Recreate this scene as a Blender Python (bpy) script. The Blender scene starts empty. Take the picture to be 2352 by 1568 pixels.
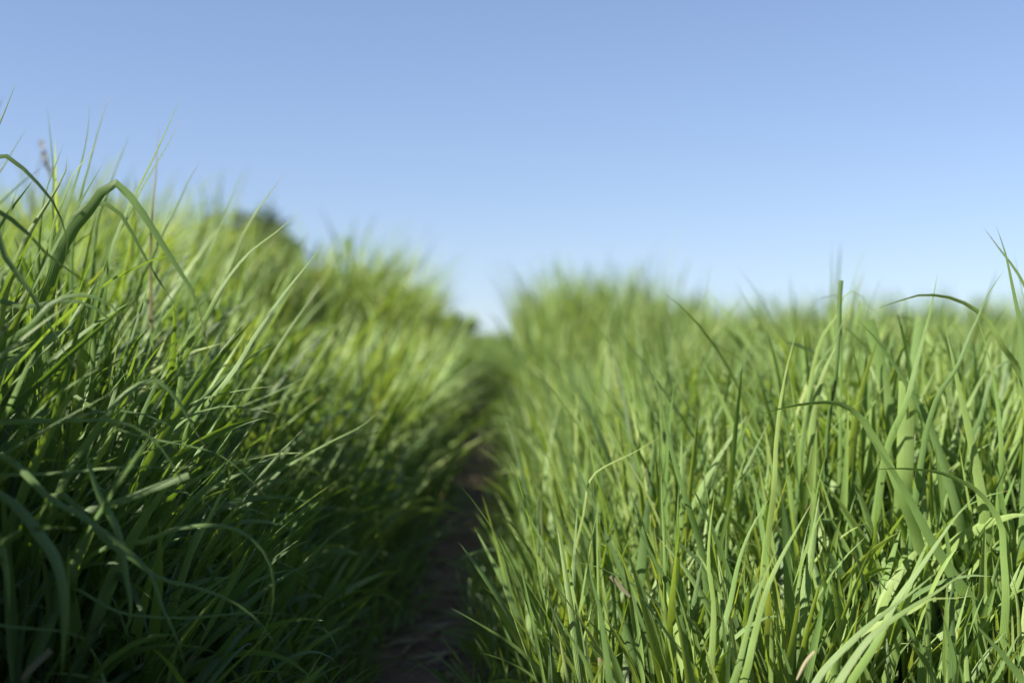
import bpy, math, random
import numpy as np

random.seed(7)
rng = np.random.default_rng(20)
R = math.radians
scene = bpy.context.scene
col = scene.collection

# ------------------------------------------------------------------ helpers
CAM_H = 0.5
F = 3267.0          # focal length in pixels of a 2352-wide view of the place


def at(px, py, d):
    return np.array([(px - 1176) / F * d, d, CAM_H - (py - 784) / F * d])


def tag(o, label=None, cat=None, group=None, kind=None):
    if label: o['label'] = label
    if cat: o['category'] = cat
    if group: o['group'] = group
    if kind: o['kind'] = kind
    return o


def sstep(a, b, x):
    t = np.clip((x - a) / (b - a), 0, 1)
    return t * t * (3 - 2 * t)


def wob(x, y, f, s=0.0):
    return (np.sin(x * f + 1.3 + s) * np.cos(y * f * 0.83 + 2.1 * s + .4)
            + .5 * np.sin(x * f * 2.3 - y * f * 1.7 + s))


def path_x(y):
    return -0.115 + 0.035 * np.sin(y * 0.75 - 1.1) - 0.006 * np.maximum(y - 5, 0)


def ground_z(x, y):
    x = np.asarray(x, float); y = np.asarray(y, float)
    z = 0.062 * (np.clip(y, 2, 9.5) - 2) + 0.0
    z = z - 0.05 * np.maximum(y - 9.8, 0)
    u = x - path_x(np.clip(y, 0, 12))
    mid = sstep(2.3, 3.4, y); late = sstep(5.0, 5.8, y)
    k = (.36 + 1.2 * mid) * (1 - late) + .04 * late
    s0 = .17 + .50 * mid * (1 - late)
    cap = np.clip(.11 * y - .04 - .062 * np.maximum(y - 2, 0), .05, .33)
    up = k * np.clip(-u - s0, 0, 1.8)
    z = z + cap * np.tanh(up / cap) + 0.02 * np.clip(-u - 2, 0, 30)
    z = z + .36 * sstep(.36 * np.maximum(y, .3) + .08, .36 * np.maximum(y, .3) + .75, -x) * sstep(2.6, 1.9, y)  # unseen rise beyond the left edge of view, added to shade the near bank
    z = z + 0.03 * np.clip(u - 0.15, 0, 1.6) + 0.01 * np.clip(u - 2, 0, 30)
    z = z + 0.008 * wob(x, y, 3.1) + 0.006 * wob(x, y, 9.0, 1.0)
    return z


# ------------------------------------------------------------------ nodes
def new_mat(name):
    m = bpy.data.materials.new(name); m.use_nodes = True
    nt = m.node_tree; nt.nodes.clear()
    return m, nt


def N(nt, t, **kw):
    n = nt.nodes.new(t)
    for k, v in kw.items():
        setattr(n, k, v)
    return n


def math_node(nt, op, a, b=None, c=None, clamp=False):
    n = N(nt, 'ShaderNodeMath', operation=op); n.use_clamp = clamp
    for i, v in enumerate((a, b, c)):
        if v is None: continue
        if isinstance(v, (int, float)): n.inputs[i].default_value = v
        else: nt.links.new(v, n.inputs[i])
    return n.outputs[0]


def mixc(nt, fac, a, b, mode='MIX'):
    n = N(nt, 'ShaderNodeMix', data_type='RGBA', blend_type=mode)
    for sock, v in ((n.inputs['Factor'], fac), (n.inputs['A'], a), (n.inputs['B'], b)):
        pass
    fs = [s for s in n.inputs if s.type == 'VALUE' and s.name == 'Factor'][0]
    As = [s for s in n.inputs if s.type == 'RGBA' and s.name == 'A'][0]
    Bs = [s for s in n.inputs if s.type == 'RGBA' and s.name == 'B'][0]
    for sock, v in ((fs, fac), (As, a), (Bs, b)):
        if isinstance(v, (int, float)): sock.default_value = v
        elif isinstance(v, tuple): sock.default_value = (*v, 1)
        else: nt.links.new(v, sock)
    return [s for s in n.outputs if s.type == 'RGBA'][0]


def ramp(nt, fac, stops):
    n = N(nt, 'ShaderNodeValToRGB')
    el = n.color_ramp.elements
    while len(el) > 1: el.remove(el[-1])
    el[0].position = stops[0][0]; el[0].color = (*stops[0][1], 1)
    for p, c in stops[1:]:
        e = el.new(p); e.color = (*c, 1)
    nt.links.new(fac, n.inputs[0])
    return n.outputs[0]


def leaf_material(name, refl, trans, rough=.46, spec=.4, tfac=.37, veins=36.0, dry=True):
    """refl / trans: colour stops over the per-blade tint 0..1"""
    m, nt = new_mat(name)
    tint = N(nt, 'ShaderNodeAttribute', attribute_name='tint').outputs['Fac']
    uv = N(nt, 'ShaderNodeUVMap', uv_map='UVMap').outputs[0]
    sep = N(nt, 'ShaderNodeSeparateXYZ'); nt.links.new(uv, sep.inputs[0])
    u, v = sep.outputs[0], sep.outputs[1]
    rc = ramp(nt, tint, refl); tc = ramp(nt, tint, trans)
    # fine lengthwise veins
    vein = math_node(nt, 'MULTIPLY_ADD', math_node(nt, 'SINE', math_node(nt, 'MULTIPLY', u, veins)), .5, .5)
    rc = mixc(nt, math_node(nt, 'MULTIPLY', vein, .28), rc, (.115, .165, .075))
    tc = mixc(nt, math_node(nt, 'MULTIPLY', vein, .25), tc, (.07, .11, .01))
    # midrib
    rib = math_node(nt, 'SUBTRACT', 1.0, math_node(nt, 'MULTIPLY', math_node(nt, 'ABSOLUTE', math_node(nt, 'SUBTRACT', u, .5)), 14.0), clamp=True)
    rc = mixc(nt, math_node(nt, 'MULTIPLY', rib, .45), rc, (.15, .20, .10))
    # mottling along the blade
    pos = N(nt, 'ShaderNodeNewGeometry').outputs['Position']
    no = N(nt, 'ShaderNodeTexNoise'); no.inputs['Scale'].default_value = 38; no.inputs['Detail'].default_value = 3
    nt.links.new(pos, no.inputs['Vector'])
    mot = math_node(nt, 'MULTIPLY_ADD', no.outputs['Fac'], 2.2, -.75, clamp=True)
    rc = mixc(nt, math_node(nt, 'MULTIPLY', mot, .35), rc, (.085, .125, .045))
    if dry:
        # withered tips on some blades
        tipv = math_node(nt, 'MULTIPLY', math_node(nt, 'SUBTRACT', v, .945), 22.0, clamp=True)
        some = math_node(nt, 'GREATER_THAN', math_node(nt, 'FRACT', math_node(nt, 'MULTIPLY', tint, 37.0)), .72)
        td = math_node(nt, 'MULTIPLY', tipv, some)
        rc = mixc(nt, td, rc, (.24, .19, .11)); tc = mixc(nt, td, tc, (.14, .1, .04))
        # odd blades that are straw coloured
        st = math_node(nt, 'GREATER_THAN', tint, .985)
        rc = mixc(nt, st, rc, (.26, .22, .12)); tc = mixc(nt, st, tc, (.17, .13, .06))
    bump = N(nt, 'ShaderNodeBump'); bump.inputs['Strength'].default_value = .35; bump.inputs['Distance'].default_value = .0006
    nt.links.new(vein, bump.inputs['Height'])
    p = N(nt, 'ShaderNodeBsdfPrincipled')
    p.inputs['Roughness'].default_value = rough
    p.inputs['Specular IOR Level'].default_value = spec
    nt.links.new(rc, p.inputs['Base Color']); nt.links.new(bump.outputs[0], p.inputs['Normal'])
    t = N(nt, 'ShaderNodeBsdfTranslucent'); nt.links.new(tc, t.inputs['Color'])
    mx = N(nt, 'ShaderNodeMixShader'); mx.inputs[0].default_value = tfac
    nt.links.new(p.outputs[0], mx.inputs[1]); nt.links.new(t.outputs[0], mx.inputs[2])
    out = N(nt, 'ShaderNodeOutputMaterial'); nt.links.new(mx.outputs[0], out.inputs['Surface'])
    return m


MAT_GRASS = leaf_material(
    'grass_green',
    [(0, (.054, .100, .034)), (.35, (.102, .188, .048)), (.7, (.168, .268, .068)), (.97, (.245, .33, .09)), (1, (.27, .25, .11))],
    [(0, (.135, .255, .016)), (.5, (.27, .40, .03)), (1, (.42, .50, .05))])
MAT_BROAD = leaf_material(
    'broad_grass_green',
    [(0, (.06, .11, .042)), (.5, (.13, .225, .058)), (1, (.22, .315, .085))],
    [(0, (.16, .28, .025)), (.5, (.28, .42, .04)), (1, (.39, .50, .06))], veins=60.0)
MAT_STRAW = leaf_material(
    'straw',
    [(0, (.17, .12, .065)), (.5, (.27, .22, .13)), (1, (.37, .32, .21))],
    [(0, (.2, .14, .06)), (1, (.35, .28, .14))], dry=False, tfac=.25, rough=.6, spec=.3)
MAT_SHRUB = leaf_material(
    'shrub_leaf',
    [(0, (.016, .034, .016)), (.6, (.03, .058, .022)), (1, (.05, .08, .03))],
    [(0, (.03, .06, .012)), (1, (.07, .12, .02))], dry=False, tfac=.25, rough=.5, spec=.35)


def bark_material():
    m, nt = new_mat('bark')
    no = N(nt, 'ShaderNodeTexNoise'); no.inputs['Scale'].default_value = 30
    c = ramp(nt, no.outputs['Fac'], [(.3, (.05, .035, .025)), (.7, (.12, .09, .065))])
    p = N(nt, 'ShaderNodeBsdfPrincipled'); p.inputs['Roughness'].default_value = .9
    nt.links.new(c, p.inputs['Base Color'])
    out = N(nt, 'ShaderNodeOutputMaterial'); nt.links.new(p.outputs[0], out.inputs['Surface'])
    return m


def soil_material(name, a, b, c3, scale=1.0):
    m, nt = new_mat(name)
    pos = N(nt, 'ShaderNodeNewGeometry').outputs['Position']
    n1 = N(nt, 'ShaderNodeTexNoise'); n1.inputs['Scale'].default_value = 9 * scale; n1.inputs['Detail'].default_value = 8
    n2 = N(nt, 'ShaderNodeTexNoise'); n2.inputs['Scale'].default_value = 90 * scale; n2.inputs['Detail'].default_value = 5
    vo = N(nt, 'ShaderNodeTexVoronoi'); vo.inputs['Scale'].default_value = 70 * scale
    for n in (n1, n2, vo): nt.links.new(pos, n.inputs['Vector'])
    c = ramp(nt, n1.outputs['Fac'], [(.3, a), (.55, b), (.75, c3)])
    c = mixc(nt, math_node(nt, 'MULTIPLY', n2.outputs['Fac'], .5), c, a)
    h = math_node(nt, 'ADD', n2.outputs['Fac'], math_node(nt, 'MULTIPLY', vo.outputs['Distance'], .8))
    bump = N(nt, 'ShaderNodeBump'); bump.inputs['Strength'].default_value = .8; bump.inputs['Distance'].default_value = .008
    nt.links.new(h, bump.inputs['Height'])
    p = N(nt, 'ShaderNodeBsdfPrincipled'); p.inputs['Roughness'].default_value = .95
    p.inputs['Specular IOR Level'].default_value = .2
    nt.links.new(c, p.inputs['Base Color']); nt.links.new(bump.outputs[0], p.inputs['Normal'])
    out = N(nt, 'ShaderNodeOutputMaterial'); nt.links.new(p.outputs[0], out.inputs['Surface'])
    return m


MAT_BARK = bark_material()
MAT_SOIL = soil_material('dark_soil', (.035, .03, .02), (.06, .05, .03), (.07, .075, .035))
MAT_PATH = soil_material('path_soil', (.07, .047, .034), (.125, .083, .058), (.21, .135, .095))
MAT_STONE = soil_material('pebble', (.12, .09, .075), (.2, .16, .13), (.3, .25, .21), 2.0)


# ------------------------------------------------------------------ meshes
class Strips:
    """many ribbon blades (three vertices across, folded along the midrib) gathered into one mesh"""
    def __init__(self):
        self.v, self.f, self.uv, self.t, self.n = [], [], [], [], 0

    def add(self, C, side, nrm, w, tint, fold=.22):
        """C (B,S,3) centre line, side/nrm (B,S,3), w (B,S) half-widths, tint (B,)"""
        B, S, _ = C.shape
        wl = w[..., None]
        fo = np.asarray(fold) if np.ndim(fold) == 0 else np.asarray(fold)[:, None, None]
        L = C - side * wl
        M = C - nrm * wl * fo * 2
        Rr = C + side * wl
        V = np.stack((L, M, Rr), 2).reshape(-1, 3)
        base = self.n + (np.arange(B)[:, None] * S + np.arange(S - 1)[None]).reshape(-1) * 3
        q1 = np.stack((base, base + 1, base + 4, base + 3), 1)
        q2 = np.stack((base + 1, base + 2, base + 5, base + 4), 1)
        self.f += [np.concatenate((q1, q2))]
        self.v.append(V)
        uu = np.broadcast_to(np.array([0, .5, 1.])[None, None], (B, S, 3))
        vv = np.broadcast_to(np.linspace(0, 1, S)[None, :, None], (B, S, 3))
        self.uv.append(np.stack((uu, vv), -1).reshape(-1, 2))
        self.t.append(np.repeat(tint, S * 3))
        self.n += B * S * 3

    def build(self, name, mat, parent=None, origin=None):
        V = np.concatenate(self.v); Fc = np.concatenate(self.f)
        if origin is not None: V = V - np.asarray(origin)[None]
        return mesh_obj(name, V, Fc, mat, parent, np.concatenate(self.uv), np.concatenate(self.t), origin)


def mesh_obj(name, V, Fc, mat, parent=None, uv=None, tint=None, origin=None, smooth=True):
    me = bpy.data.meshes.new(name)
    Fc = np.asarray(Fc, np.int32); k = Fc.shape[1]
    me.vertices.add(len(V)); me.vertices.foreach_set('co', np.asarray(V, np.float32).ravel())
    me.loops.add(Fc.size); me.loops.foreach_set('vertex_index', Fc.ravel())
    me.polygons.add(len(Fc))
    me.polygons.foreach_set('loop_start', np.arange(0, Fc.size, k, dtype=np.int32))
    me.polygons.foreach_set('use_smooth', np.full(len(Fc), smooth))
    me.update(calc_edges=True)
    if uv is not None:
        l = me.uv_layers.new(name='UVMap')
        l.data.foreach_set('uv', np.asarray(uv, np.float32)[Fc.ravel()].ravel())
    if tint is not None:
        a = me.attributes.new('tint', 'FLOAT', 'POINT')
        a.data.foreach_set('value', np.asarray(tint, np.float32))
    me.materials.append(mat)
    o = bpy.data.objects.new(name, me); col.objects.link(o)
    if origin is not None: o.location = origin
    if parent is not None: o.parent = parent
    return o


def norm(a):
    return a / np.maximum(np.linalg.norm(a, axis=-1, keepdims=True), 1e-9)


def grow(root, az, tilt, bend, L, S, daz=None, pw=1.6):
    """centre lines of B blades: start tilted from vertical, bend further over along the length"""
    B = len(az)
    s = np.linspace(0, 1, S)[None]
    th = tilt[:, None] + bend[:, None] * s ** (pw[:, None] if np.ndim(pw) else pw)
    a = az[:, None] + (0 if daz is None else daz[:, None] * s)
    D = np.stack((np.sin(th) * np.cos(a), np.sin(th) * np.sin(a), np.cos(th)), -1)
    step = D[:, :-1] * (L[:, None, None] / (S - 1))
    C = np.concatenate((np.zeros((B, 1, 3)), np.cumsum(step, 1)), 1) + root[:, None]
    H = np.stack((-np.sin(a), np.cos(a), np.zeros_like(a)), -1)
    H = np.broadcast_to(H, D.shape)
    return C, D, H


def ribbon(C, D, H, tw0, dtw):
    S = C.shape[1]
    s = np.linspace(0, 1, S)[None]
    tw = (tw0[:, None] + dtw[:, None] * s)[..., None]
    n = np.cross(D, H)
    side = H * np.cos(tw) + n * np.sin(tw)
    nr = np.cross(side, D)
    return side, nr


def leaf_profile(S, sharp=.8):
    s = np.linspace(0, 1, S)
    return np.minimum(.45 + 2.2 * s, 1) * np.clip(1 - s ** 1.7, 0, 1) ** sharp + .0


def tillers(st, x, y, H, lean_az, lean, nleaf, W, S, spread=1.0, droop=1.0, tint0=.5, tspread=.25):
    """grass shoots: a rolled stem, leaves leaving it left and right, a spear leaf on top"""
    B = len(x)
    z = ground_z(x, y) - .01
    root = np.stack((x, y, z), 1)
    tint_s = np.clip(rng.normal(tint0, tspread * .7, B), .02, .96)
    stemL = H * rng.uniform(.35, .62, B)
    tilt = np.abs(lean)
    bend = rng.uniform(0.0, .35, B) * spread
    C, D, Hh = grow(root, lean_az, tilt, bend, stemL, 5)
    side, nr = ribbon(C, D, Hh, rng.uniform(0, 6.28, B), rng.normal(0, .5, B))
    st.add(C, side, nr, np.broadcast_to((W * .22)[:, None], (B, 5)).copy(), tint_s, fold=.55)
    for k in range(nleaf):
        last = k == nleaf - 1
        f = np.ones(B) if last else rng.uniform(.12, .98, B)
        i = np.clip((f * 4).astype(int), 0, 3); fr = (f * 4 - i)[:, None]
        ar = np.arange(B)
        p = C[ar, i] * (1 - fr) + C[ar, i + 1] * fr
        d = D[ar, i]
        az0 = np.arctan2(d[:, 1], d[:, 0]); t0 = np.arccos(np.clip(d[:, 2], -1, 1))
        if last:
            az = az0 + rng.normal(0, .5, B)
            ti = t0 + rng.normal(.03, .1, B)
            L = np.maximum(H - stemL, .08) * rng.uniform(.75, 1.2, B)
            be = rng.gamma(1.4, .2, B) * spread
        else:
            az = az0 + rng.choice([-1, 1], B) * rng.uniform(.4, 1.9, B) * np.sign(rng.uniform(-.25, 1, B))
            ti = t0 * .75 + rng.uniform(.1, .5, B) * spread
            L = H * rng.uniform(.38, .72, B)
            be = rng.gamma(1.5, .42, B) * droop
        be = np.minimum(be, 2.3)
        c, dd, hh = grow(p, az, ti, be, L, S, rng.normal(0, .35, B), rng.uniform(1.1, 2.6, B))
        gz = ground_z(c[..., 0], c[..., 1]) + .006
        c[..., 2] = np.maximum(c[..., 2], gz)
        sd, nn = ribbon(c, dd, hh, rng.normal(0, .55, B), rng.normal(0, 1.1, B))
        w = (W * rng.uniform(.55, 1.15, B) * .5)[:, None] * leaf_profile(S)[None]
        ti_ = np.clip(tint_s + rng.normal(0, tspread, B), .01, .975)
        ti_ = np.where(rng.uniform(0, 1, B) < (.0 if S >= 10 else .003), .995, ti_)
        st.add(c, sd, nn, w, ti_, fold=rng.uniform(.05, .38, B))


# ------------------------------------------------------------------ the setting
def grid_patch(name, xs, ys, zoff, mat, kind='structure', zf=None):
    X, Y = np.meshgrid(xs, ys)
    Z = (ground_z(X, Y) if zf is None else zf(X, Y)) + zoff
    V = np.stack((X, Y, Z), -1).reshape(-1, 3)
    nx = len(xs); j, i = np.meshgrid(np.arange(len(ys) - 1), np.arange(nx - 1), indexing='ij')
    b = (j * nx + i).ravel()
    Fc = np.stack((b, b + 1, b + nx + 1, b + nx), 1)
    o = mesh_obj(name, V, Fc, mat)
    return tag(o, kind=kind)


xs = np.concatenate((-np.geomspace(400, 5, 24), np.linspace(-4.8, 4.8, 130), np.geomspace(5, 400, 24)))
ys = np.concatenate((-np.geomspace(300, 1.5, 20), np.linspace(-1.3, 13, 180), np.geomspace(13.4, 600, 30)))
g = grid_patch('ground', xs, ys, 0, MAT_SOIL)
tag(g, 'dark earth rising uphill under the grass on both sides of the path', 'ground')

# the trodden path: a sheet that follows the ground, ragged along both edges
yy = np.linspace(-1.2, 11.5, 260); PX = []
for j, yv in enumerate(yy):
    c = path_x(yv)
    hl = .17 + .03 * wob(0, yv, 4.0) + .02 * wob(1, yv, 13.0); hr = .15 + .03 * wob(2, yv, 5.0) + .02 * wob(3, yv, 15.0)
    PX.append(np.linspace(c - hl, c + hr, 14))
PX = np.array(PX); PY = np.repeat(yy[:, None], 14, 1)
PZ = ground_z(PX, PY) + .005 + .004 * wob(PX, PY, 21.0)
e = np.linspace(-1, 1, 14)[None] ** 8
PZ = PZ - .006 * e
b = (np.arange(259)[:, None] * 14 + np.arange(13)[None]).ravel()
fp = mesh_obj('footpath', np.stack((PX, PY, PZ), -1).reshape(-1, 3), np.stack((b, b + 1, b + 15, b + 14), 1), MAT_PATH)
tag(fp, 'narrow trodden footpath of reddish brown earth between the grass banks', 'footpath', kind='structure')

# ------------------------------------------------------------------ grass as ground cover
def sample(n, x0, x1, y0, y1):
    return rng.uniform(x0, x1, n), rng.uniform(y0, y1, n)


def in_view(x, y, m=.25):
    return np.abs(x) < .36 * y + m


bank, meadow, verge = Strips(), Strips(), Strips()


def place(density, x0, x1, y0, y1, cond, S, nleaf, wscale=1.0):
    n = int(density * (x1 - x0) * (y1 - y0))
    x, y = sample(n, x0, x1, y0, y1)
    # loose tufts rather than an even lawn
    keep = rng.uniform(0, 1, n) < np.clip(.72 + .3 * wob(x, y, 7.0, .5), .25, 1)
    u = x - path_x(y)
    keep &= cond(x, y)
    # room round the lens and the trodden path
    clear = (np.hypot(x + .0, y) < .45)
    clear |= (u > -.26 + .03 * sstep(2.6, 3.2, y) - .17 * sstep(5.1, 6.0, y)) & (u < .145 + .06 * sstep(5, 6, y)) & (y < 12)
    clear |= (x > .20 * y) & (x < .85) & (y > 1.45) & (y < 2.3) & (rng.uniform(0, 1, n) < .94)
    clear |= in_view(x, y, .12) & (y < np.where(u < 0, 1.27, 1.36))
    clear |= in_view(x, y, .42) & (y < 1.15)
    keep &= ~clear
    x, y, u = x[keep], y[keep], u[keep]
    for left in (True, False):
        m = (u < 0) if left else (u >= 0)
        X, Y, U = x[m], y[m], u[m]; B = len(X)
        if B == 0: continue
        if left:
            slope = .95 + .45 * sstep(2.4, 1.7, Y) + 2.2 * sstep(2.6, 3.2, Y) + 3 * sstep(4.6, 5.8, Y)
            H = np.clip(.20 + slope * (-U - .16), .16, .52) * (1 + .10 * wob(X, Y, 2.2))
            H = H * (1 - .22 * sstep(3., 4.2, Y) * sstep(5.6, 5.0, Y) * sstep(.95, .65, -U)) * (1 - .12 * sstep(5.0, 5.6, Y)) * (1 - .1 * sstep(6.6, 7.4, Y))
            H = H * (1 - .16 * sstep(5.2, 5.6, Y) * sstep(-.75, -.9, X)) + .31 * np.exp(-((X + .56) / .27) ** 4 - ((Y - 6.2) / .9) ** 2)
            v = sstep(3.5, 5, Y); H = H * rng.uniform(.72 + .14 * v, 1.16 - .08 * v, B)
            H = H * (1 - .05 * sstep(2.4, 1.7, Y))
            e = sstep(.75, .2, -U)                         # nearer the path they hang over it
            az = np.where(rng.uniform(0, 1, B) < .42 + .45 * e, rng.normal(-.15, .7, B), rng.uniform(-3.14, 3.14, B))
            lean = np.abs(rng.normal(.14 + .13 * e, .12, B))
            W = rng.uniform(.008, .0145, B) * wscale * (1 + .25 * sstep(2.3, 1.5, Y))
            tillers(bank, X, Y, H, az, lean, nleaf, W, S, spread=1.0, droop=1.15, tint0=.34 + .38 * sstep(2.2, 3.2, Y))  # near leaves tinted darker, mid-distance ones lighter: shade and sun put into the colour
        else:
            near = sstep(2.6, 1.5, Y)
            top = .462 + .012 * np.minimum(Y, 8) - .085 * sstep(.225, .19, X / Y) * sstep(6, 2, Y) - ground_z(X, Y)
            top = np.where((X > .22 * Y) & (Y > 2.4), .465 - ground_z(X, Y), top)
            top = np.where(Y < 1.7, .35 - .05 * sstep(.3, .45, X), np.minimum(top, .36 + .4 * (Y - 1.7)))
            H = np.clip(np.minimum(.24 + (.8 + 1.8 * sstep(4.2, 5.2, Y)) * (U - .08), top * 1.06), .14, .5) * (1 + .13 * wob(X, Y, 1.7, 3.0) * sstep(1.6, 2.4, Y)) * (1 + .08 * wob(X, Y, 2.4, 2.0))
            H = H + .27 * np.exp(-((X - .34) / .4) ** 4 - ((Y - 6.2) / 1.2) ** 2)
            v = sstep(3.5, 5, Y); H = H * rng.uniform(.7 + .15 * v, 1.16 - .08 * v, B)
            H *= 1 - .16 * sstep(1.62, 1.36, Y)
            e = sstep(.3, .05, U)
            az = np.where(rng.uniform(0, 1, B) < .2 + .35 * e, rng.normal(3.0, .8, B), rng.uniform(-3.14, 3.14, B))
            lean = np.abs(rng.normal(.08 + .1 * e, .1, B))
            W = rng.uniform(.0065, .012, B) * wscale * (1 + .15 * sstep(2.2, 1.5, Y))
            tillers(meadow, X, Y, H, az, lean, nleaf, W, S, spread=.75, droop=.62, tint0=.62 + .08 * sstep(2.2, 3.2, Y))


place(1400, -1.6, 1.5, .95, 3.4, lambda x, y: in_view(x, y, .2), 10, 4)
place(560, -3.0, 3.0, 3.4, 6.6, lambda x, y: in_view(x, y, .3), 7, 4, 1.1)
place(260, -5.0, 5.0, 6.6, 11.5, lambda x, y: in_view(x, y, .4), 5, 4, 1.35)
place(300, -3.2, 3.0, -1.2, 9.0, lambda x, y: ~in_view(x, y, .2), 6, 4, 1.3)
place(650, -1.9, -.3, -1.0, 2.4, lambda x, y: ~in_view(x, y, .2), 7, 4, 1.2)  # thicker grass out of view on the left, added to cast shade

# low matted grass along both edges of the path
n = 3600
y = rng.uniform(1.1, 8.5, n) ** 1.0; sgn = rng.choice([-1, 1], n)
u = np.where(sgn < 0, -rng.uniform(.10, .34, n), rng.uniform(.06, .2, n)); x = path_x(y) + u
B = n
az = np.where(sgn < 0, rng.normal(-.2, .8, B), rng.normal(3.3, 1.2, B))
tillers(verge, x, y, rng.uniform(.07, .17, B), az, np.abs(rng.normal(.5, .3, B)), 3, rng.uniform(.004, .008, B), 7,
        spread=1.0, droop=1.3, tint0=.45)

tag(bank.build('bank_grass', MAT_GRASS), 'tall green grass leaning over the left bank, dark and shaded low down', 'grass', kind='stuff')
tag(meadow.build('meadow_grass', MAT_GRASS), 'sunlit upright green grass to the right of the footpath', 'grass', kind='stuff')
n = 2400
y = rng.uniform(4.6, 10.5, n); x = path_x(y) + rng.uniform(-.45, .22, n)
tillers(verge, x, y, rng.uniform(.05, .13, n) * (.2 + .8 * sstep(4.4, 7, y)), rng.uniform(-3.14, 3.14, n), np.abs(rng.normal(.3, .2, n)), 3, rng.uniform(.007, .012, n), 5, tint0=.4)
n = 420
y = rng.uniform(2.2, 5.6, n); sg = rng.choice([-1, -1, -1, 1], n); x = path_x(y) + .02 + np.where(sg < 0, -rng.uniform(.22, .4, n), rng.uniform(.13, .24, n))
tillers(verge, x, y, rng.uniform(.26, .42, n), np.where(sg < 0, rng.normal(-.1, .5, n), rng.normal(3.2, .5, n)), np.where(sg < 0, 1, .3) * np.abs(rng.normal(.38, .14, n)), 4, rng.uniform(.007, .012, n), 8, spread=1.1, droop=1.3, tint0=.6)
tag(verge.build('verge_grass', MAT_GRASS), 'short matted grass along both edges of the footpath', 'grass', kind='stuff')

# long leaves weeping from the near bank towards the path
n = 520
y = rng.uniform(1.3, 2.1, n); x = -.17 - rng.uniform(.12, .75, n) * (.5 + .25 * y)
Hn = np.clip(.22 + .8 * (-x - .3), .2, .5) * rng.uniform(.8, 1.15, n)
weep = Strips()
tillers(weep, x, y, Hn, rng.normal(-.1, .6, n), np.abs(rng.normal(.4, .15, n)), 4, rng.uniform(.008, .0145, n), 12, spread=1.1, droop=2.0, tint0=.36)  # low tint puts some of the bank's shade into the leaf colour
tag(weep.build('weeping_grass', MAT_GRASS), 'long dark leaves weeping down the near left bank towards the path', 'grass', kind='stuff')

# far grass over the brow of the hill
far = Strips()
n = 16000
x = rng.uniform(-9, 9, n); y = rng.uniform(9.6, 17, n)
k = np.abs(x - path_x(np.minimum(y, 12))) > np.where(y < 9.9, .12, -1)
x, y = x[k], y[k]; B = len(x)
tillers(far, x, y, rng.uniform(.22, .42, B) * (1 - .78 * sstep(.6, .3, np.abs(x + .28))), rng.uniform(-3.14, 3.14, B), np.abs(rng.normal(.1, .1, B)), 3, rng.uniform(.009, .016, B), 4, tint0=.5)
tag(far.build('hilltop_grass', MAT_GRASS), 'blurred grass on the brow of the hill where the path ends', 'grass', kind='stuff')

# straw and small stones on the path
lit = Strips()
n = 900
y = rng.uniform(1.2, 7, n); x = path_x(y) + rng.uniform(-.17, .15, n)
az = rng.uniform(-3.14, 3.14, n)
root = np.stack((x, y, ground_z(x, y) + .012), 1)
C, D, Hh = grow(root, az, np.full(n, 1.5), rng.normal(.05, .12, n), rng.uniform(.03, .12, n), 4, rng.normal(0, .5, n))
C[..., 2] = np.maximum(C[..., 2], ground_z(C[..., 0], C[..., 1]) + .011)
sd, nn = ribbon(C, D, Hh, rng.normal(0, .4, n), rng.normal(0, .5, n))
lit.add(C, sd, nn, np.repeat(rng.uniform(.0012, .0035, n)[:, None], 4, 1) * np.array([.6, 1, .9, .3])[None], rng.uniform(0, 1, n))
tag(lit.build('straw_litter', MAT_STRAW), 'dry straw scraps scattered on the trodden earth path', 'straw', kind='stuff')

import bmesh
bm = bmesh.new()
for i in range(420):
    yv = random.uniform(1.4, 6.5); xv = float(path_x(yv)) + random.uniform(-.15, .13)
    r = random.choice((.003, .004, .005, .008, .011)) * random.uniform(.8, 1.2)
    q = bmesh.ops.create_icosphere(bm, subdivisions=1, radius=r)
    zz = float(ground_z(xv, yv)) + .006
    sc = (random.uniform(.8, 1.4), random.uniform(.8, 1.4), random.uniform(.5, .8))
    for v in q['verts']:
        v.co.x = v.co.x * sc[0] * random.uniform(.85, 1.15) + xv
        v.co.y = v.co.y * sc[1] * random.uniform(.85, 1.15) + yv
        v.co.z = v.co.z * sc[2] + zz
me = bpy.data.meshes.new('pebbles'); bm.to_mesh(me); bm.free(); me.materials.append(MAT_STONE)
pb = bpy.data.objects.new('pebbles', me); col.objects.link(pb)
tag(pb, 'small clods and pebbles lying on the earth path', 'pebbles', kind='stuff')

# ------------------------------------------------------------------ single blades one can pick out
def spline(P, n):
    P = np.asarray(P, float)
    Q = np.concatenate((2 * P[:1] - P[1:2], P, 2 * P[-1:] - P[-2:-1]))
    seg = np.linalg.norm(np.diff(P, axis=0), axis=1)
    cum = np.concatenate(([0], np.cumsum(seg)))
    t = np.linspace(0, cum[-1], n); out = []
    for v in t:
        i = min(np.searchsorted(cum, v, side='right') - 1, len(seg) - 1); i = max(i, 0)
        a = (v - cum[i]) / max(seg[i], 1e-9)
        p0, p1, p2, p3 = Q[i], Q[i + 1], Q[i + 2], Q[i + 3]
        out.append(.5 * (2 * p1 + (p2 - p0) * a + (2 * p0 - 5 * p1 + 4 * p2 - p3) * a * a + (3 * p1 - p0 - 3 * p2 + p3) * a ** 3))
    return np.array(out)


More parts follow.
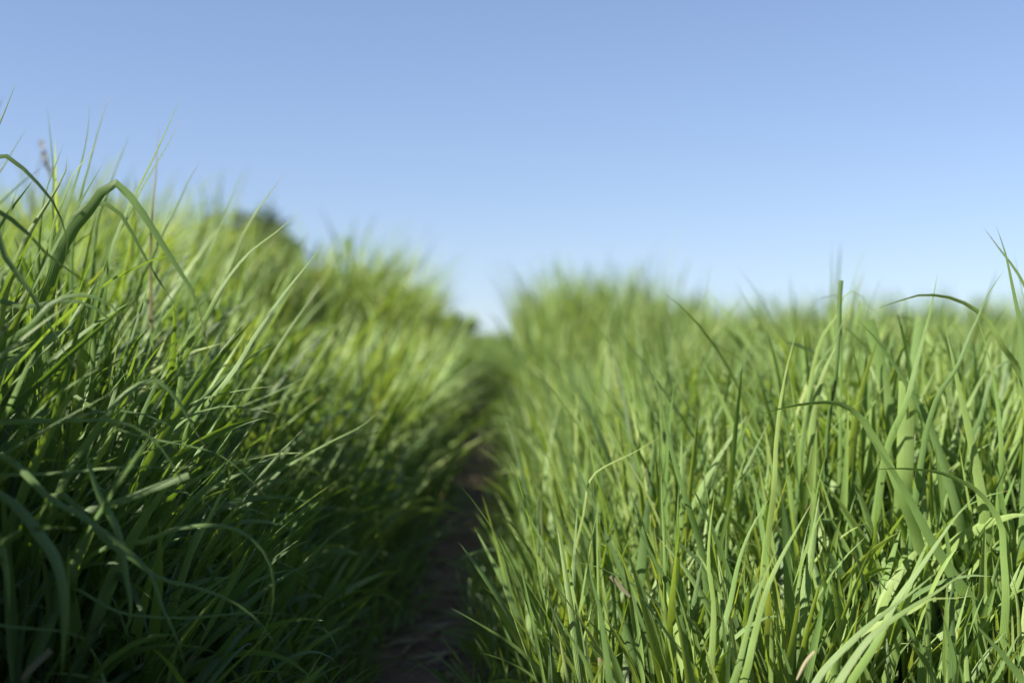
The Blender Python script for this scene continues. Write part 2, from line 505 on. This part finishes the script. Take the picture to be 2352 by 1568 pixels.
def blade(pts, d, w, label, dd=0.0, roll=(.2, .5), tint=.5, mat=None, blunt=False, root=True, tipdown=False,
          name='grass_blade', cat='grass blade', group=None, stem=False, dr=None):
    """pts run base -> tip; d metres away at the base, d + dd at the tip; w width in metres"""
    n = len(pts)
    P = [at(px, py, d + dd * i / max(n - 1, 1)) for i, (px, py) in enumerate(pts)]
    if root:                                            # carry the blade down to the soil it grows from
        b0 = P[0]; t = b0 - P[1]; t = t / np.linalg.norm(t)
        h = b0[2] - float(ground_z(b0[0], b0[1]))
        if h > .02:
            th = np.array([t[0], t[1], 0.0])
            q = b0 + np.array([t[0], t[1] + .35, t[2]]) * min(.07, .3 * h)
            q[2] = max(q[2], float(ground_z(q[0], q[1])) + .3 * h)
            foot = q + th * .07 + np.array([0, .07, 0])
            foot[2] = float(ground_z(foot[0], foot[1])) - .01
            mid = q * .5 + foot * .5 + th * .018
            P = [foot, mid, q] + P
    S = 40
    C = spline(P, S)
    D = norm(np.gradient(C, axis=0))
    view = norm(C - np.array([0, 0, CAM_H]))
    sd = norm(np.cross(D, view))
    for i in range(1, S):
        if np.dot(sd[i], sd[i - 1]) < 0: sd[i] = -sd[i]
    for _ in range(6):
        sd[1:-1] = (sd[:-2] + 2 * sd[1:-1] + sd[2:])
        sd = norm(sd - D * np.sum(sd * D, 1, keepdims=True))
    nrm_ = np.cross(sd, D)
    r = .75 * np.linspace(roll[0], roll[1], S)[:, None]
    side = sd * np.cos(r) + nrm_ * np.sin(r)
    nr = np.cross(side, D)
    s = np.linspace(0, 1, S)
    if stem: prof = np.ones(S)
    elif blunt: prof = np.minimum(.5 + 1.4 * s, 1) * (1 - .12 * s)
    else: prof = np.minimum(.4 + 1.9 * s, 1.06) * np.clip(1 - s ** 2.5, 0, 1) ** .9
    st = Strips()
    origin = tuple(C[0])
    st.add(C[None], side[None], nr[None], (w * .5 * prof)[None], np.array([tint]), fold=.6 if stem else random.uniform(.1, .3))
    if stem:
        st.add(C[None], -side[None], -nr[None], (w * .5 * prof)[None], np.array([tint]), fold=.6)
    o = st.build(name, mat or MAT_GRASS, None, origin)
    return tag(o, label, cat, group)


GL = 'single grass blades standing out on the left bank'
GR = 'single grass blades standing out in the right meadow'


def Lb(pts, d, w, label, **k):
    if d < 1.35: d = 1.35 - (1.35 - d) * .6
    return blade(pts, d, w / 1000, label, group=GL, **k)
def Rb(pts, d, w, label, **k):
    f = .86 if 1.75 <= d <= 2.15 and min(p[0] for p in pts) > 1800 else 1.0
    return blade(pts, d * f, w * f / 1000, label, group=GR, **k)
def rev(p): return p[::-1]


# --- left bank, against the sky and in the sun
Lb([(120, 640), (157, 543), (195, 497), (226, 452), (243, 428), (260, 420), (277, 426), (296, 447), (333, 498), (395, 596), (447, 681), (480, 812)], 1.38, 15.3,
   'long broad blade folded in a high sharp arch, its tip hanging far down the bank', roll=(.6, -.3), tint=.35, dd=-.03)
Lb([(150, 560), (176, 486), (209, 467), (243, 467), (276, 491), (305, 538), (333, 591), (376, 662), (419, 722)], 1.42, 10.0,
   'narrower blade arching just below and inside the highest folded arch on the left bank', roll=(.5, .1), tint=.5)
Lb([(-60, 380), (0, 355), (43, 379), (76, 410), (114, 453), (138, 496), (155, 553), (150, 600)], 1.35, 11.8,
   'dark blade entering from the left edge and drooping down beside a pale upright leaf', roll=(.1, .7), tint=.12)
Lb(rev([(419, 215), (357, 353), (305, 458), (267, 543), (240, 640)]), 1.5, 9,
   'tallest straight blade of the left bank leaning right, front one of a parallel pair', roll=(.8, 1.0), tint=.45)
Lb(rev([(419, 267), (381, 339), (333, 420), (295, 496)]), 1.62, 7.5,
   'straight blade just behind and below the tallest leaning one, second of the pair', roll=(.6, .9), tint=.4)
Lb(rev([(40, 181), (14, 248), (-20, 330), (-50, 420)]), 1.45, 9,
   'blade tip poking highest into the sky at the left edge', roll=(.3, .6), tint=.55)
Lb(rev([(107, 236), (117, 329), (123, 410), (121, 480)]), 1.72, 7.5,
   'thin straight upright blade near the left edge, tip standing alone in the sky', roll=(.7, .9), tint=.25)
Lb(rev([(205, 229), (204, 281), (190, 362), (164, 448), (140, 520)]), 1.6, 8,
   'blade with vertical tip and curved base, left neighbour of a taller right-leaning blade', roll=(.3, .9), tint=.3)
Lb(rev([(255, 210), (228, 291), (205, 377), (186, 448)]), 1.68, 8,
   'faint tall blade leaning right above the folded arch on the left bank', roll=(.6, .8), tint=.4)
Lb(rev([(155, 355), (148, 400), (109, 467), (67, 534), (40, 600)]), 1.38, 14,
   'pale broad upright leaf glowing in the sun left of the folded arch', roll=(.1, .4), tint=.93)
Lb(rev([(233, 312), (205, 355), (170, 398), (150, 450)]), 1.5, 9,
   'pale twisted leaf with a tip bent to the right under the tall thin blades', roll=(.2, 1.2), tint=.7)
Lb(rev([(150, 320), (125, 385), (105, 440), (95, 500)]), 1.6, 6.5,
   'short thin blade leaning right between the left edge and the pale broad leaf', roll=(.4, .5), tint=.5)
Lb(rev([(64, 290), (30, 345), (0, 395), (-30, 440)]), 1.65, 8,
   'soft blade slanting up right from the left edge below the highest tip', roll=(.2, .5), tint=.5)
Lb(rev([(302, 298), (283, 345), (262, 400), (245, 450)]), 1.8, 7.5,
   'blurred blade standing right behind the bend of the folded arch', roll=(.5, .5), tint=.45)
Lb(rev([(365, 283), (361, 340), (357, 420), (350, 480)]), 1.75, 6,
   'pale dry vertical stalk crossing behind the tallest leaning pair', roll=(.2, .5), tint=.995)
Lb(rev([(562, 381), (533, 448), (500, 534), (466, 615)]), 2.0, 9,
   'soft upright blade in front of the dark shrub, leaning slightly right', roll=(.6, .8), tint=.45)
Lb(rev([(657, 396), (609, 458), (566, 524), (538, 591), (500, 680)]), 1.75, 10,
   'blade whose tip reaches highest in the sky right of the dark shrub', roll=(.3, .5), tint=.7)
Lb(rev([(685, 488), (633, 534), (571, 581), (514, 653), (476, 724)]), 1.55, 9.5,
   'blade crossing the dark shrub with a curved pale upper side and long thin tip', roll=(.2, .7), tint=.65)
Lb(rev([(752, 550), (704, 610), (647, 681), (585, 772), (543, 843), (500, 900)]), 1.5, 10,
   'long straight blade leaning far right with its tip above the sunlit middle mound', roll=(.9, 1.0), tint=.5)
Lb(rev([(738, 657), (690, 719), (633, 805), (609, 848), (570, 910)]), 1.75, 9,
   'soft pale blade parallel to and below the long right-leaning one', roll=(.2, .4), tint=.75)
Lb(rev([(462, 367), (428, 424), (405, 477), (381, 519), (350, 590)]), 1.75, 9,
   'pale blade leaning right midway between the tallest pair and the dark shrub', roll=(.2, .4), tint=.7)
Lb([(-60, 450), (-5, 486), (48, 519), (95, 572), (143, 610), (190, 643), (228, 677)], 1.2, 11.8,
   'dark blade running down from the left edge across the pale broad leaf', roll=(.3, .3), tint=.3, dd=.05)
Lb([(0, 560), (21, 605), (62, 657), (95, 715), (133, 781), (176, 857)], 1.2, 14.2,
   'broad blade bent over near the left edge and sloping down to the right', roll=(.2, .4), tint=.5)
Lb([(80, 740), (119, 696), (157, 681), (200, 677), (248, 696), (281, 729), (295, 767)], 1.2, 13.0,
   'low hooped blade arching below the foot of the folded arch', roll=(.6, .3), tint=.35)
Lb([(-40, 850), (0, 819), (95, 743), (190, 677)], 1.15, 10.6,
   'straight pale blade pointing up right through the low hooped blade', roll=(.3, .6), tint=.6)
Lb([(0, 690), (60, 705), (140, 690), (205, 700), (262, 745), (300, 815)], 1.28, 10.6,
   'thin blade curving under the low hooped blade at the left', roll=(.4, .2), tint=.3)
# --- left bank, in the shade
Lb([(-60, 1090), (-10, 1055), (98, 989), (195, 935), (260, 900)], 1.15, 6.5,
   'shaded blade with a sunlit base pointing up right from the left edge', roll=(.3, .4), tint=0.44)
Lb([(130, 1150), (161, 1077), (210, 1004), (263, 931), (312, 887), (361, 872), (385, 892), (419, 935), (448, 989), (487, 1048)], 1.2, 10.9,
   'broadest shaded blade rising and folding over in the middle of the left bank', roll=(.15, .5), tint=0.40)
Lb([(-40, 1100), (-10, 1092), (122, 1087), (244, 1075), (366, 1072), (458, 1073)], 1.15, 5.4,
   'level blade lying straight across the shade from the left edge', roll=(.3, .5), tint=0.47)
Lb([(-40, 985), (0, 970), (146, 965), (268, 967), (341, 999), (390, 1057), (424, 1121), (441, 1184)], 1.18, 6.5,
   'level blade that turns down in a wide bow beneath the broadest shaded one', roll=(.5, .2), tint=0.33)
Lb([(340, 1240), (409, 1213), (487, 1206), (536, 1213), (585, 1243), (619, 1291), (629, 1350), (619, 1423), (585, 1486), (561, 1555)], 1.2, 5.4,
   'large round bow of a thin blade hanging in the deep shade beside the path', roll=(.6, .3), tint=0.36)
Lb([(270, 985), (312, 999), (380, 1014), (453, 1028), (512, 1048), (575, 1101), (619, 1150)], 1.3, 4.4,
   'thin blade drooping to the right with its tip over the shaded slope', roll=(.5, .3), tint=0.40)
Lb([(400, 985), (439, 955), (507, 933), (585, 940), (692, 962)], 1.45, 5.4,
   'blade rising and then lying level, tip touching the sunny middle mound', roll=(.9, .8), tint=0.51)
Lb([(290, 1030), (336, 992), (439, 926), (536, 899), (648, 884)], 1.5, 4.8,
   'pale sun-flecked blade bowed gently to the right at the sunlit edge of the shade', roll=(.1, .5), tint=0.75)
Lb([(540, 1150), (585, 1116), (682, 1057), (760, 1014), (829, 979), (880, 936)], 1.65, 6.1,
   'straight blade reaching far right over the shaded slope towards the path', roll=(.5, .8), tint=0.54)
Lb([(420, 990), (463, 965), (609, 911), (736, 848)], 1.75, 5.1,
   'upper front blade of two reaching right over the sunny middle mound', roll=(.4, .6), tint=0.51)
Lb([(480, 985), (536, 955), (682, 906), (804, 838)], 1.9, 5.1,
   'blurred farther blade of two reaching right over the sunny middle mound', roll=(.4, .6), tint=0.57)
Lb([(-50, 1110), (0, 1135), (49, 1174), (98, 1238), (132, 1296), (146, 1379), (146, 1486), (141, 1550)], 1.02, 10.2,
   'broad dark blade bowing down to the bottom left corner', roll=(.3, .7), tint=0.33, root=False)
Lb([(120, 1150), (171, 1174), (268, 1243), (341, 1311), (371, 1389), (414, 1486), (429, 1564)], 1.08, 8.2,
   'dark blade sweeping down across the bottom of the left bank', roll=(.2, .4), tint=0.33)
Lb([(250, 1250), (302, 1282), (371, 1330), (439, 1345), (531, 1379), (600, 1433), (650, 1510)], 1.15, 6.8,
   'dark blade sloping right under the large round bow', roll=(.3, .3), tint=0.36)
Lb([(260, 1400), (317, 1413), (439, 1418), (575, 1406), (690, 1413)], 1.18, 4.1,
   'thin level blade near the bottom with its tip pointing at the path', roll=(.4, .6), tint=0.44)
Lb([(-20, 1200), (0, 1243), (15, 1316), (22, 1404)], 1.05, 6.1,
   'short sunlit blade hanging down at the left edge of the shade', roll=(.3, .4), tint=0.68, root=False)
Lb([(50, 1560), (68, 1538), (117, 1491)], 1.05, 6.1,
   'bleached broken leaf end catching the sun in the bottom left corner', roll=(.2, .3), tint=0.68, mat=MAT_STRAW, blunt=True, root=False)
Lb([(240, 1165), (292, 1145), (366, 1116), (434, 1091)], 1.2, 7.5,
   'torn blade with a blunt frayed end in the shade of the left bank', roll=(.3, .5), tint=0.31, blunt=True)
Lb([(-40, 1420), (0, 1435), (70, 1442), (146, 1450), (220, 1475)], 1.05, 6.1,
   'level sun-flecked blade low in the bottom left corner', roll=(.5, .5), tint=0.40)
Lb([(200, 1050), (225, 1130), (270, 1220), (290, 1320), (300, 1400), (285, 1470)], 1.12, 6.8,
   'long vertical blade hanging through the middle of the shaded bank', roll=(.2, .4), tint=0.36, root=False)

# --- right meadow, against the sky
Rb([(1920, 860), (1927, 741), (1929, 685), (1932, 644)], 1.95, 6.5,
   'thick stalk cut off square at the top, standing into the sky', stem=True, tint=.3, name='cut_stalk', cat='cut stalk')
Rb([(1932, 740), (1928, 690), (1923, 677), (1891, 683), (1862, 695)], 1.97, 8,
   'blade tip arching left behind the cut stalk', roll=(.5, .7), tint=.5)
Rb([(1925, 720), (1943, 672), (1971, 672), (1987, 689), (1993, 709)], 1.98, 12,
   'short broad blade tip curling over right of the cut stalk', roll=(.5, .8), tint=.9, mat=MAT_BROAD)
Rb([(1920, 780), (1939, 729), (1955, 713), (1977, 707)], 1.92, 9,
   'dark blade tip curled right just below the cut stalk', roll=(.8, .9), tint=.2)
Rb([(2300, 790), (2269, 737), (2237, 709), (2189, 685), (2120, 677), (2060, 693), (2007, 711)], 1.85, 15,
   'yellow-green blade arching left against the sky in a long flat bow', roll=(.7, .9), tint=.95, mat=MAT_BROAD)
Rb(rev([(2287, 517), (2309, 580), (2326, 660), (2342, 741), (2352, 842), (2362, 960)]), 1.5, 13,
   'tallest dark blade at the right edge, tip leaning left', roll=(.7, .8), tint=.3, mat=MAT_BROAD)
Rb(rev([(2257, 519), (2293, 568), (2330, 616), (2358, 665), (2390, 740)]), 1.58, 11,
   'paler blade crossing behind the tallest dark blade at the right edge', roll=(.2, .3), tint=.75, mat=MAT_BROAD)
Rb(rev([(2328, 570), (2341, 640), (2353, 690), (2365, 760)]), 1.7, 5,
   'thin dark blade right of the tallest blade at the right edge', roll=(.9, .9), tint=.2)
Rb(rev([(2309, 616), (2269, 677), (2241, 741), (2225, 773), (2200, 840)]), 1.75, 10,
   'blurred blade slanting up to meet the tallest right edge blade', roll=(.3, .4), tint=.3)
Rb(rev([(2154, 624), (2140, 701), (2120, 781), (2100, 854), (2080, 930)]), 1.85, 13,
   'upright tapering blade crossing the long flat yellow-green bow', roll=(.2, .5), tint=.6, mat=MAT_BROAD)
Rb(rev([(1967, 731), (2011, 777), (2052, 834), (2092, 898), (2128, 962), (2152, 1023), (2172, 1087), (2200, 1180)]), 1.6, 13,
   'long smooth blue-green blade slanting down right through the broad leaves', roll=(.1, .3), tint=.3, mat=MAT_BROAD)
Rb(rev([(1742, 952), (1786, 940), (1846, 928), (1907, 924), (1947, 934), (1979, 962), (2011, 1011), (2040, 1063), (2075, 1150)]), 1.52, 15,
   'blade bent over left with a level pale tip before the broad leaves', roll=(.1, .9), tint=.6, mat=MAT_BROAD)
Rb([(1866, 1090), (1866, 963), (1891, 862), (1927, 781), (1935, 741)], 1.95, 20,
   'broad yellowish leaf folded lengthwise, rising under the cut stalk', roll=(.3, .2), tint=.9, mat=MAT_BROAD)
Rb([(2045, 960), (2035, 900), (2011, 790), (1995, 735)], 2.05, 19,
   'wide leaf cut off square, leaning left beside the blue-green blade', blunt=True, roll=(.1, .2), tint=.6, mat=MAT_BROAD)
Rb([(2078, 1090), (2080, 1000), (2082, 930), (2084, 875)], 1.9, 25,
   'widest yellow-green leaf with a level cut top in the middle of the broad leaves', blunt=True, roll=(.1, .1), tint=.82, mat=MAT_BROAD)
Rb([(2090, 900), (2100, 830), (2108, 770), (2112, 738)], 2.1, 16,
   'wide upright leaf cut square below the sky, right of the wide leaning one', blunt=True, roll=(.3, .3), tint=.5, mat=MAT_BROAD)
Rb(rev([(2169, 749), (2185, 809), (2201, 882), (2229, 1003), (2245, 1087), (2262, 1190)]), 1.8, 18,
   'broad pale blade with pointed tip leaning left, right of the widest leaf', roll=(.2, .4), tint=.85, mat=MAT_BROAD)
Rb(rev([(2241, 717), (2261, 781), (2281, 862), (2293, 942), (2300, 1040)]), 1.85, 11,
   'grey-green blade with tip near the sky between the broad pale blade and the right edge', roll=(.2, .7), tint=.6)
Rb([(2255, 950), (2273, 874), (2297, 838), (2326, 826), (2352, 834), (2385, 860)], 1.7, 12,
   'dark blade arched over to the right edge', roll=(.9, .6), tint=.2, mat=MAT_BROAD)
Rb(rev([(1830, 757), (1806, 850), (1790, 942), (1782, 1030), (1778, 1120)]), 1.55, 8.5,
   'tall pale slender blade standing left of the broad leaves', roll=(.2, .5), tint=.9)
Rb(rev([(1912, 607), (1910, 650), (1907, 700), (1905, 770)]), 2.4, 8,
   'faint blurred blade tip standing in the sky left of the cut stalk', roll=(.3, .3), tint=.3)
Rb(rev([(1491, 812), (1499, 846), (1514, 901), (1529, 975), (1551, 1066), (1580, 1160)]), 1.55, 10,
   'single dark blade rising above the blurred meadow, tip leaning left', roll=(.5, .7), tint=.3)
Rb([(1340, 1180), (1352, 1110), (1379, 1077), (1459, 1037), (1525, 997)], 1.55, 5,
   'thin bright yellow-green blade slanting up right in mid meadow', roll=(.9, .9), tint=.97)
# --- right meadow, sharp in front
Rb(rev([(2250, 1127), (2192, 1191), (2139, 1267), (2105, 1316), (2052, 1391), (2010, 1480)]), 1.35, 10,
   'long straight blade slanting up right across the sharp front grass', roll=(.4, .9), tint=.6)
Rb(rev([(2228, 1303), (2154, 1357), (2079, 1403), (2003, 1459), (1946, 1535), (1900, 1610)]), 1.3, 9.5,
   'lower of two low blades sweeping right, with a purple-brown tip', roll=(.5, .3), tint=.65)
Rb(rev([(2158, 1308), (2098, 1357), (2033, 1406), (1965, 1463), (1890, 1542), (1850, 1610)]), 1.33, 9,
   'upper of two low blades sweeping right in the front', roll=(.4, .5), tint=.55)
Rb(rev([(1642, 1127), (1631, 1210), (1627, 1278), (1629, 1316), (1639, 1391), (1635, 1505)]), 1.38, 9.5,
   'upright spear-shaped leaf with a pale belly and needle tip', roll=(.2, 1.1), tint=.8)
Rb(rev([(1773, 1135), (1727, 1210), (1697, 1289), (1675, 1391), (1648, 1467)]), 1.38, 10,
   'twisted grey-green blade leaning right beside the spear-shaped leaf', roll=(.3, 1.0), tint=.55)
Rb(rev([(1867, 1148), (1837, 1203), (1799, 1271), (1761, 1354), (1731, 1467), (1715, 1540)]), 1.36, 9.5,
   'pale blade leaning right with its sharp tip halfway to the broad leaves', roll=(.2, .8), tint=.7)
Rb(rev([(1789, 1250), (1765, 1304), (1739, 1369), (1712, 1467), (1690, 1550)]), 1.33, 9,
   'shorter blade parallel to the pale right-leaning one, on its lower left', roll=(.3, .6), tint=.6)
Rb(rev([(1980, 976), (2030, 1052), (2079, 1127), (2139, 1240), (2211, 1354), (2267, 1429), (2352, 1565)]), 1.5, 16,
   'broad straight blade slanting down to the bottom right corner', roll=(.2, .4), tint=.45, mat=MAT_BROAD)
Rb(rev([(1992, 1078), (2079, 1076), (2162, 1086), (2222, 1112), (2260, 1142), (2298, 1203), (2305, 1278), (2310, 1380)]), 1.42, 9.5,
   'blade bent over left in a level pale line across the right side', roll=(.2, .9), tint=.65)
Rb(rev([(2232, 1423), (2267, 1463), (2305, 1505), (2343, 1554), (2380, 1620)]), 1.28, 13,
   'broad short blade tip in the bottom right corner, leaning left', roll=(.2, .3), tint=.5, mat=MAT_BROAD)
Rb([(2100, 1400), (2135, 1376), (2192, 1373), (2237, 1367)], 1.35, 8,
   'bright blade tip lying level above the two low sweeping blades', roll=(.6, .6), tint=.95)
Rb(rev([(1871, 1495), (1850, 1520), (1830, 1560)]), 1.28, 3.0,
   'pale dry leaf end broken off near the bottom edge', roll=(.2, .3), tint=.9, mat=MAT_STRAW, blunt=True, root=False)
Rb(rev([(1402, 1322), (1423, 1345), (1447, 1370)]), 1.36, 4.2,
   'bleached dry leaf tip lying among the green front blades', roll=(.3, .3), tint=.85, mat=MAT_STRAW, blunt=True, root=False)
Rb(rev([(1350, 1265), (1360, 1333), (1377, 1395), (1389, 1478), (1401, 1568)]), 1.35, 10.5,
   'tall dark pointed blade rising from the bottom edge nearest the path', roll=(.6, .8), tint=.25)
Rb(rev([(1443, 1140), (1460, 1200), (1495, 1270), (1545, 1370), (1570, 1450)]), 1.42, 8,
   'dark blade leaning left above the bleached leaf tip', roll=(.4, .6), tint=.25)
Rb(rev([(1518, 1085), (1520, 1150), (1524, 1230), (1527, 1320)]), 1.42, 5.5,
   'thin straight vertical blade left of the spear-shaped leaf', roll=(.3, .8), tint=.7)
Rb(rev([(1265, 1390), (1295, 1440), (1335, 1500), (1365, 1570)]), 1.35, 8,
   'pointed blade leaning left at the bottom between the path and the tall dark blade', roll=(.4, .5), tint=.45)
Rb(rev([(1031, 1393), (1066, 1412), (1116, 1441), (1186, 1486), (1240, 1540)]), 1.5, 6.5,
   'blade with a pale tip leaning left out over the earth path', roll=(.2, .6), tint=.55)
Rb(rev([(1091, 1497), (1136, 1507), (1207, 1540), (1260, 1590)]), 1.45, 5.5,
   'thin low blade over the path near the bottom edge', roll=(.3, .6), tint=.5)
Rb(rev([(1252, 967), (1277, 1014), (1310, 1085), (1335, 1160)]), 2.2, 9,
   'blurred upright blade on the right verge, tip leaning to the path', roll=(.3, .4), tint=.7)
Rb(rev([(1155, 1052), (1178, 1110), (1207, 1168), (1240, 1230)]), 2.1, 8,
   'blurred blade reaching left across the dark gap of the path', roll=(.5, .5), tint=.5)
Rb(rev([(1219, 1226), (1252, 1242), (1275, 1275)]), 1.9, 10,
   'short glowing yellow leaf on the right verge of the path', roll=(.1, .1), tint=.97, mat=MAT_BROAD)

# more of the broad-leaved grass around the cut stalk, as cover
broad = Strips()
n = 900
d = rng.uniform(1.5, 2.5, n); px = rng.uniform(1830, 2420, n)
x = (px - 1176) / F * d; y = d
tillers(broad, x, y, rng.uniform(.36, .52, n) * (.62 + .38 * sstep(1.5, 1.85, d)), rng.uniform(-3.14, 3.14, n), np.abs(rng.normal(.1, .08, n)), 4,
        rng.uniform(.012, .024, n), 11, spread=.95, droop=1.2, tint0=.7)
tag(broad.build('broad_leaved_grass', MAT_BROAD), 'broad leaved bright grass behind the sharp front blades on the right', 'grass', kind='stuff')

# ------------------------------------------------------------------ shrubs and weeds beyond
def leaves_cloud(n, cx, cy, cz, rx, ry, rz, size, shell=.35):
    """leaf-shaped faces spread through an uneven crown"""
    st = Strips()
    nc = 44
    ang = rng.uniform(0, 6.28, nc); el = rng.uniform(-.4, 1, nc); rr = rng.uniform(.35, .95, nc)
    cc = np.stack((np.cos(ang) * np.sqrt(1 - el.clip(-1, 1) ** 2) * rr * rx, np.sin(ang) * np.sqrt(1 - el.clip(-1, 1) ** 2) * rr * ry, el * rr * rz), 1)
    pick = rng.integers(0, nc, n)
    p = cc[pick] + rng.normal(0, 1, (n, 3)) * np.array([rx, ry, rz]) * .13
    p += np.array([cx, cy, cz])
    az = rng.uniform(-3.14, 3.14, n)
    C, D, Hh = grow(p, az, rng.uniform(.3, 1.8, n), rng.uniform(.1, .8, n), size * rng.uniform(.7, 1.3, n), 5)
    sd, nn = ribbon(C, D, Hh, rng.normal(0, .5, n), rng.normal(0, .3, n))
    w = size * .24 * np.array([.15, .85, 1, .7, .03])[None] * rng.uniform(.8, 1.2, n)[:, None]
    st.add(C, sd, nn, w, rng.uniform(0, 1, n), fold=.15)
    return st


def shrub(name, label, cat, x, y, h, r, n, size, mat, group=None):
    z = float(ground_z(x, y))
    root = bpy.data.objects.new(name, None); col.objects.link(root); root.location = (x, y, z)
    root.empty_display_size = .1
    tag(root, label, cat, group)
    fo = leaves_cloud(n, 0, 0, h * .58, r, r * .9, h * .48, size).build('foliage', mat, root)
    st = Strips()
    m = 7
    C, D, Hh = grow(np.stack((rng.normal(0, r * .08, m), rng.normal(0, r * .08, m), np.full(m, -.02)), 1), rng.uniform(0, 6.28, m),
                    rng.uniform(.05, .3, m), rng.uniform(.1, .5, m), h * rng.uniform(.6, .9, m), 6)
    sd, nn = ribbon(C, D, Hh, np.zeros(m), np.zeros(m))
    w = np.linspace(h * .016, h * .005, 6)[None] * np.ones((m, 1))
    st.add(C, sd, nn, w, np.full(m, .5), fold=.6); st.add(C, -sd, -nn, w, np.full(m, .5), fold=.6)
    st.build('stem', MAT_BARK, root)
    return root


shrub('shrub', 'dark blurred shrub behind the left bank, lower and right of the grass crest', 'shrub', -1.68, 9.2, .78, .34, 2600, .07, MAT_SHRUB)
shrub('shrub', 'small green bush at the far end of the path, under the gap of sky', 'shrub', -.40, 10.6, .27, .16, 420, .05, MAT_GRASS)
shrub('weed_plant', 'dark leafy weed on top of the sunny middle mound', 'weed', -.78, 6.3, .56, .16, 420, .06, MAT_GRASS)
shrub('weed_plant', 'dark leafy weed standing up from the far right meadow', 'weed', .80, 4.6, .38, .10, 160, .035, MAT_GRASS)

def seed_stalk(label, px, py, d, h):
    """a dry bent stalk with a loose drooping head of husks"""
    top = at(px, py, d); x, y = top[0] - .03, d
    z = float(ground_z(x, y))
    root = bpy.data.objects.new('seed_stalk', None); col.objects.link(root); root.location = (x, y, z); root.empty_display_size = .05
    tag(root, label, 'seed stalk', 'dry seed stalks among the left grass')
    H = top[2] - z
    C = spline([(0, 0, -.01), (.004, 0, H * .5), (.015, 0, H * .85), (.03, 0, H)], 12)
    D = norm(np.gradient(C, axis=0)); sd = norm(np.cross(D, [0, 1, 0])); nr = np.cross(sd, D)
    st = Strips(); w = np.linspace(.0016, .0008, 12)
    st.add(C[None], sd[None], nr[None], w[None], np.array([.5]), fold=.6); st.add(C[None], -sd[None], -nr[None], w[None], np.array([.5]), fold=.6)
    st.build('stem', MAT_STRAW, root)
    m = 46; f = rng.uniform(0, 1, m)
    p = C[-1][None] + np.stack((.018 * f, rng.normal(0, .003, m), -.01 - h * f * .9 + h * .5), 1)
    c, dd, hh = grow(p, rng.uniform(-3.14, 3.14, m), rng.uniform(.2, 1.0, m), rng.uniform(0, .6, m), rng.uniform(.008, .016, m), 4)
    a_, b_ = ribbon(c, dd, hh, rng.normal(0, .6, m), rng.normal(0, .4, m))
    sh = Strips(); sh.add(c, a_, b_, np.array([.0006, .0017, .0014, .0002])[None] * np.ones((m, 1)), rng.uniform(0, 1, m))
    sh.build('seed_head', MAT_STRAW, root)


seed_stalk('faint blurred brownish seed head in the sky behind the left edge blades', 92, 362, 2.5, .07)
seed_stalk('small pinkish brown seed head at the foot of the dark shrub', 726, 640, 4.6, .05)

# ------------------------------------------------------------------ light, sky, camera
SUN_EL, SUN_AZ = 37.0, -112.0        # azimuth measured from the viewing direction (+Y), negative to the left
w = bpy.data.worlds.new('World'); scene.world = w; w.use_nodes = True
nt = w.node_tree
bg = nt.nodes['Background']
sky = nt.nodes.new('ShaderNodeTexSky'); sky.sky_type = 'NISHITA'; sky.sun_disc = False
sky.sun_elevation = R(SUN_EL); sky.sun_rotation = R(SUN_AZ)
sky.air_density = 1.0; sky.dust_density = .6; sky.ozone_density = 1.6
tc = nt.nodes.new('ShaderNodeTexCoord')
vm = nt.nodes.new('ShaderNodeVectorMath'); vm.operation = 'MULTIPLY_ADD'      # lift the lookup clear of the yellow rim at the horizon
vm.inputs[1].default_value = (1, 1, .95); vm.inputs[2].default_value = (0, 0, .06)
nt.links.new(tc.outputs['Generated'], vm.inputs[0]); nt.links.new(vm.outputs[0], sky.inputs[0])
cool = mixc(nt, 1.0, sky.outputs[0], (1.02, .99, 1.10), 'MULTIPLY')
nt.links.new(cool, bg.inputs[0]); bg.inputs[1].default_value = .05

sl = bpy.data.lights.new('sun', 'SUN'); sl.energy = 5.0; sl.angle = R(.53); sl.color = (1, .93, .80)
so = bpy.data.objects.new('sun', sl); col.objects.link(so)
from mathutils import Vector
a = R(SUN_AZ)
dirv = Vector((math.sin(a) * math.cos(R(SUN_EL)), math.cos(a) * math.cos(R(SUN_EL)), math.sin(R(SUN_EL))))
so.rotation_euler = dirv.to_track_quat('Z', 'Y').to_euler()
so.location = (-4, -2, 5)

cam = bpy.data.cameras.new('camera'); co = bpy.data.objects.new('camera', cam); col.objects.link(co)
co.location = (0, 0, CAM_H); co.rotation_euler = (R(90), 0, 0)
cam.lens = 50; cam.sensor_width = 36; cam.clip_start = .02; cam.clip_end = 3000
cam.dof.use_dof = True; cam.dof.focus_distance = 1.45; cam.dof.aperture_fstop = 3.2; cam.dof.aperture_blades = 0
scene.camera = co

scene.view_settings.view_transform = 'Standard'; scene.view_settings.look = 'None'
scene.view_settings.exposure = 1.62; scene.view_settings.gamma = 1
scene.render.engine = 'CYCLES'
cy = scene.cycles
cy.use_denoising = True
cy.max_bounces = 7; cy.diffuse_bounces = 4; cy.glossy_bounces = 2; cy.transmission_bounces = 4
cy.sample_clamp_indirect = 4.0
cy.use_adaptive_sampling = True; cy.adaptive_threshold = .01
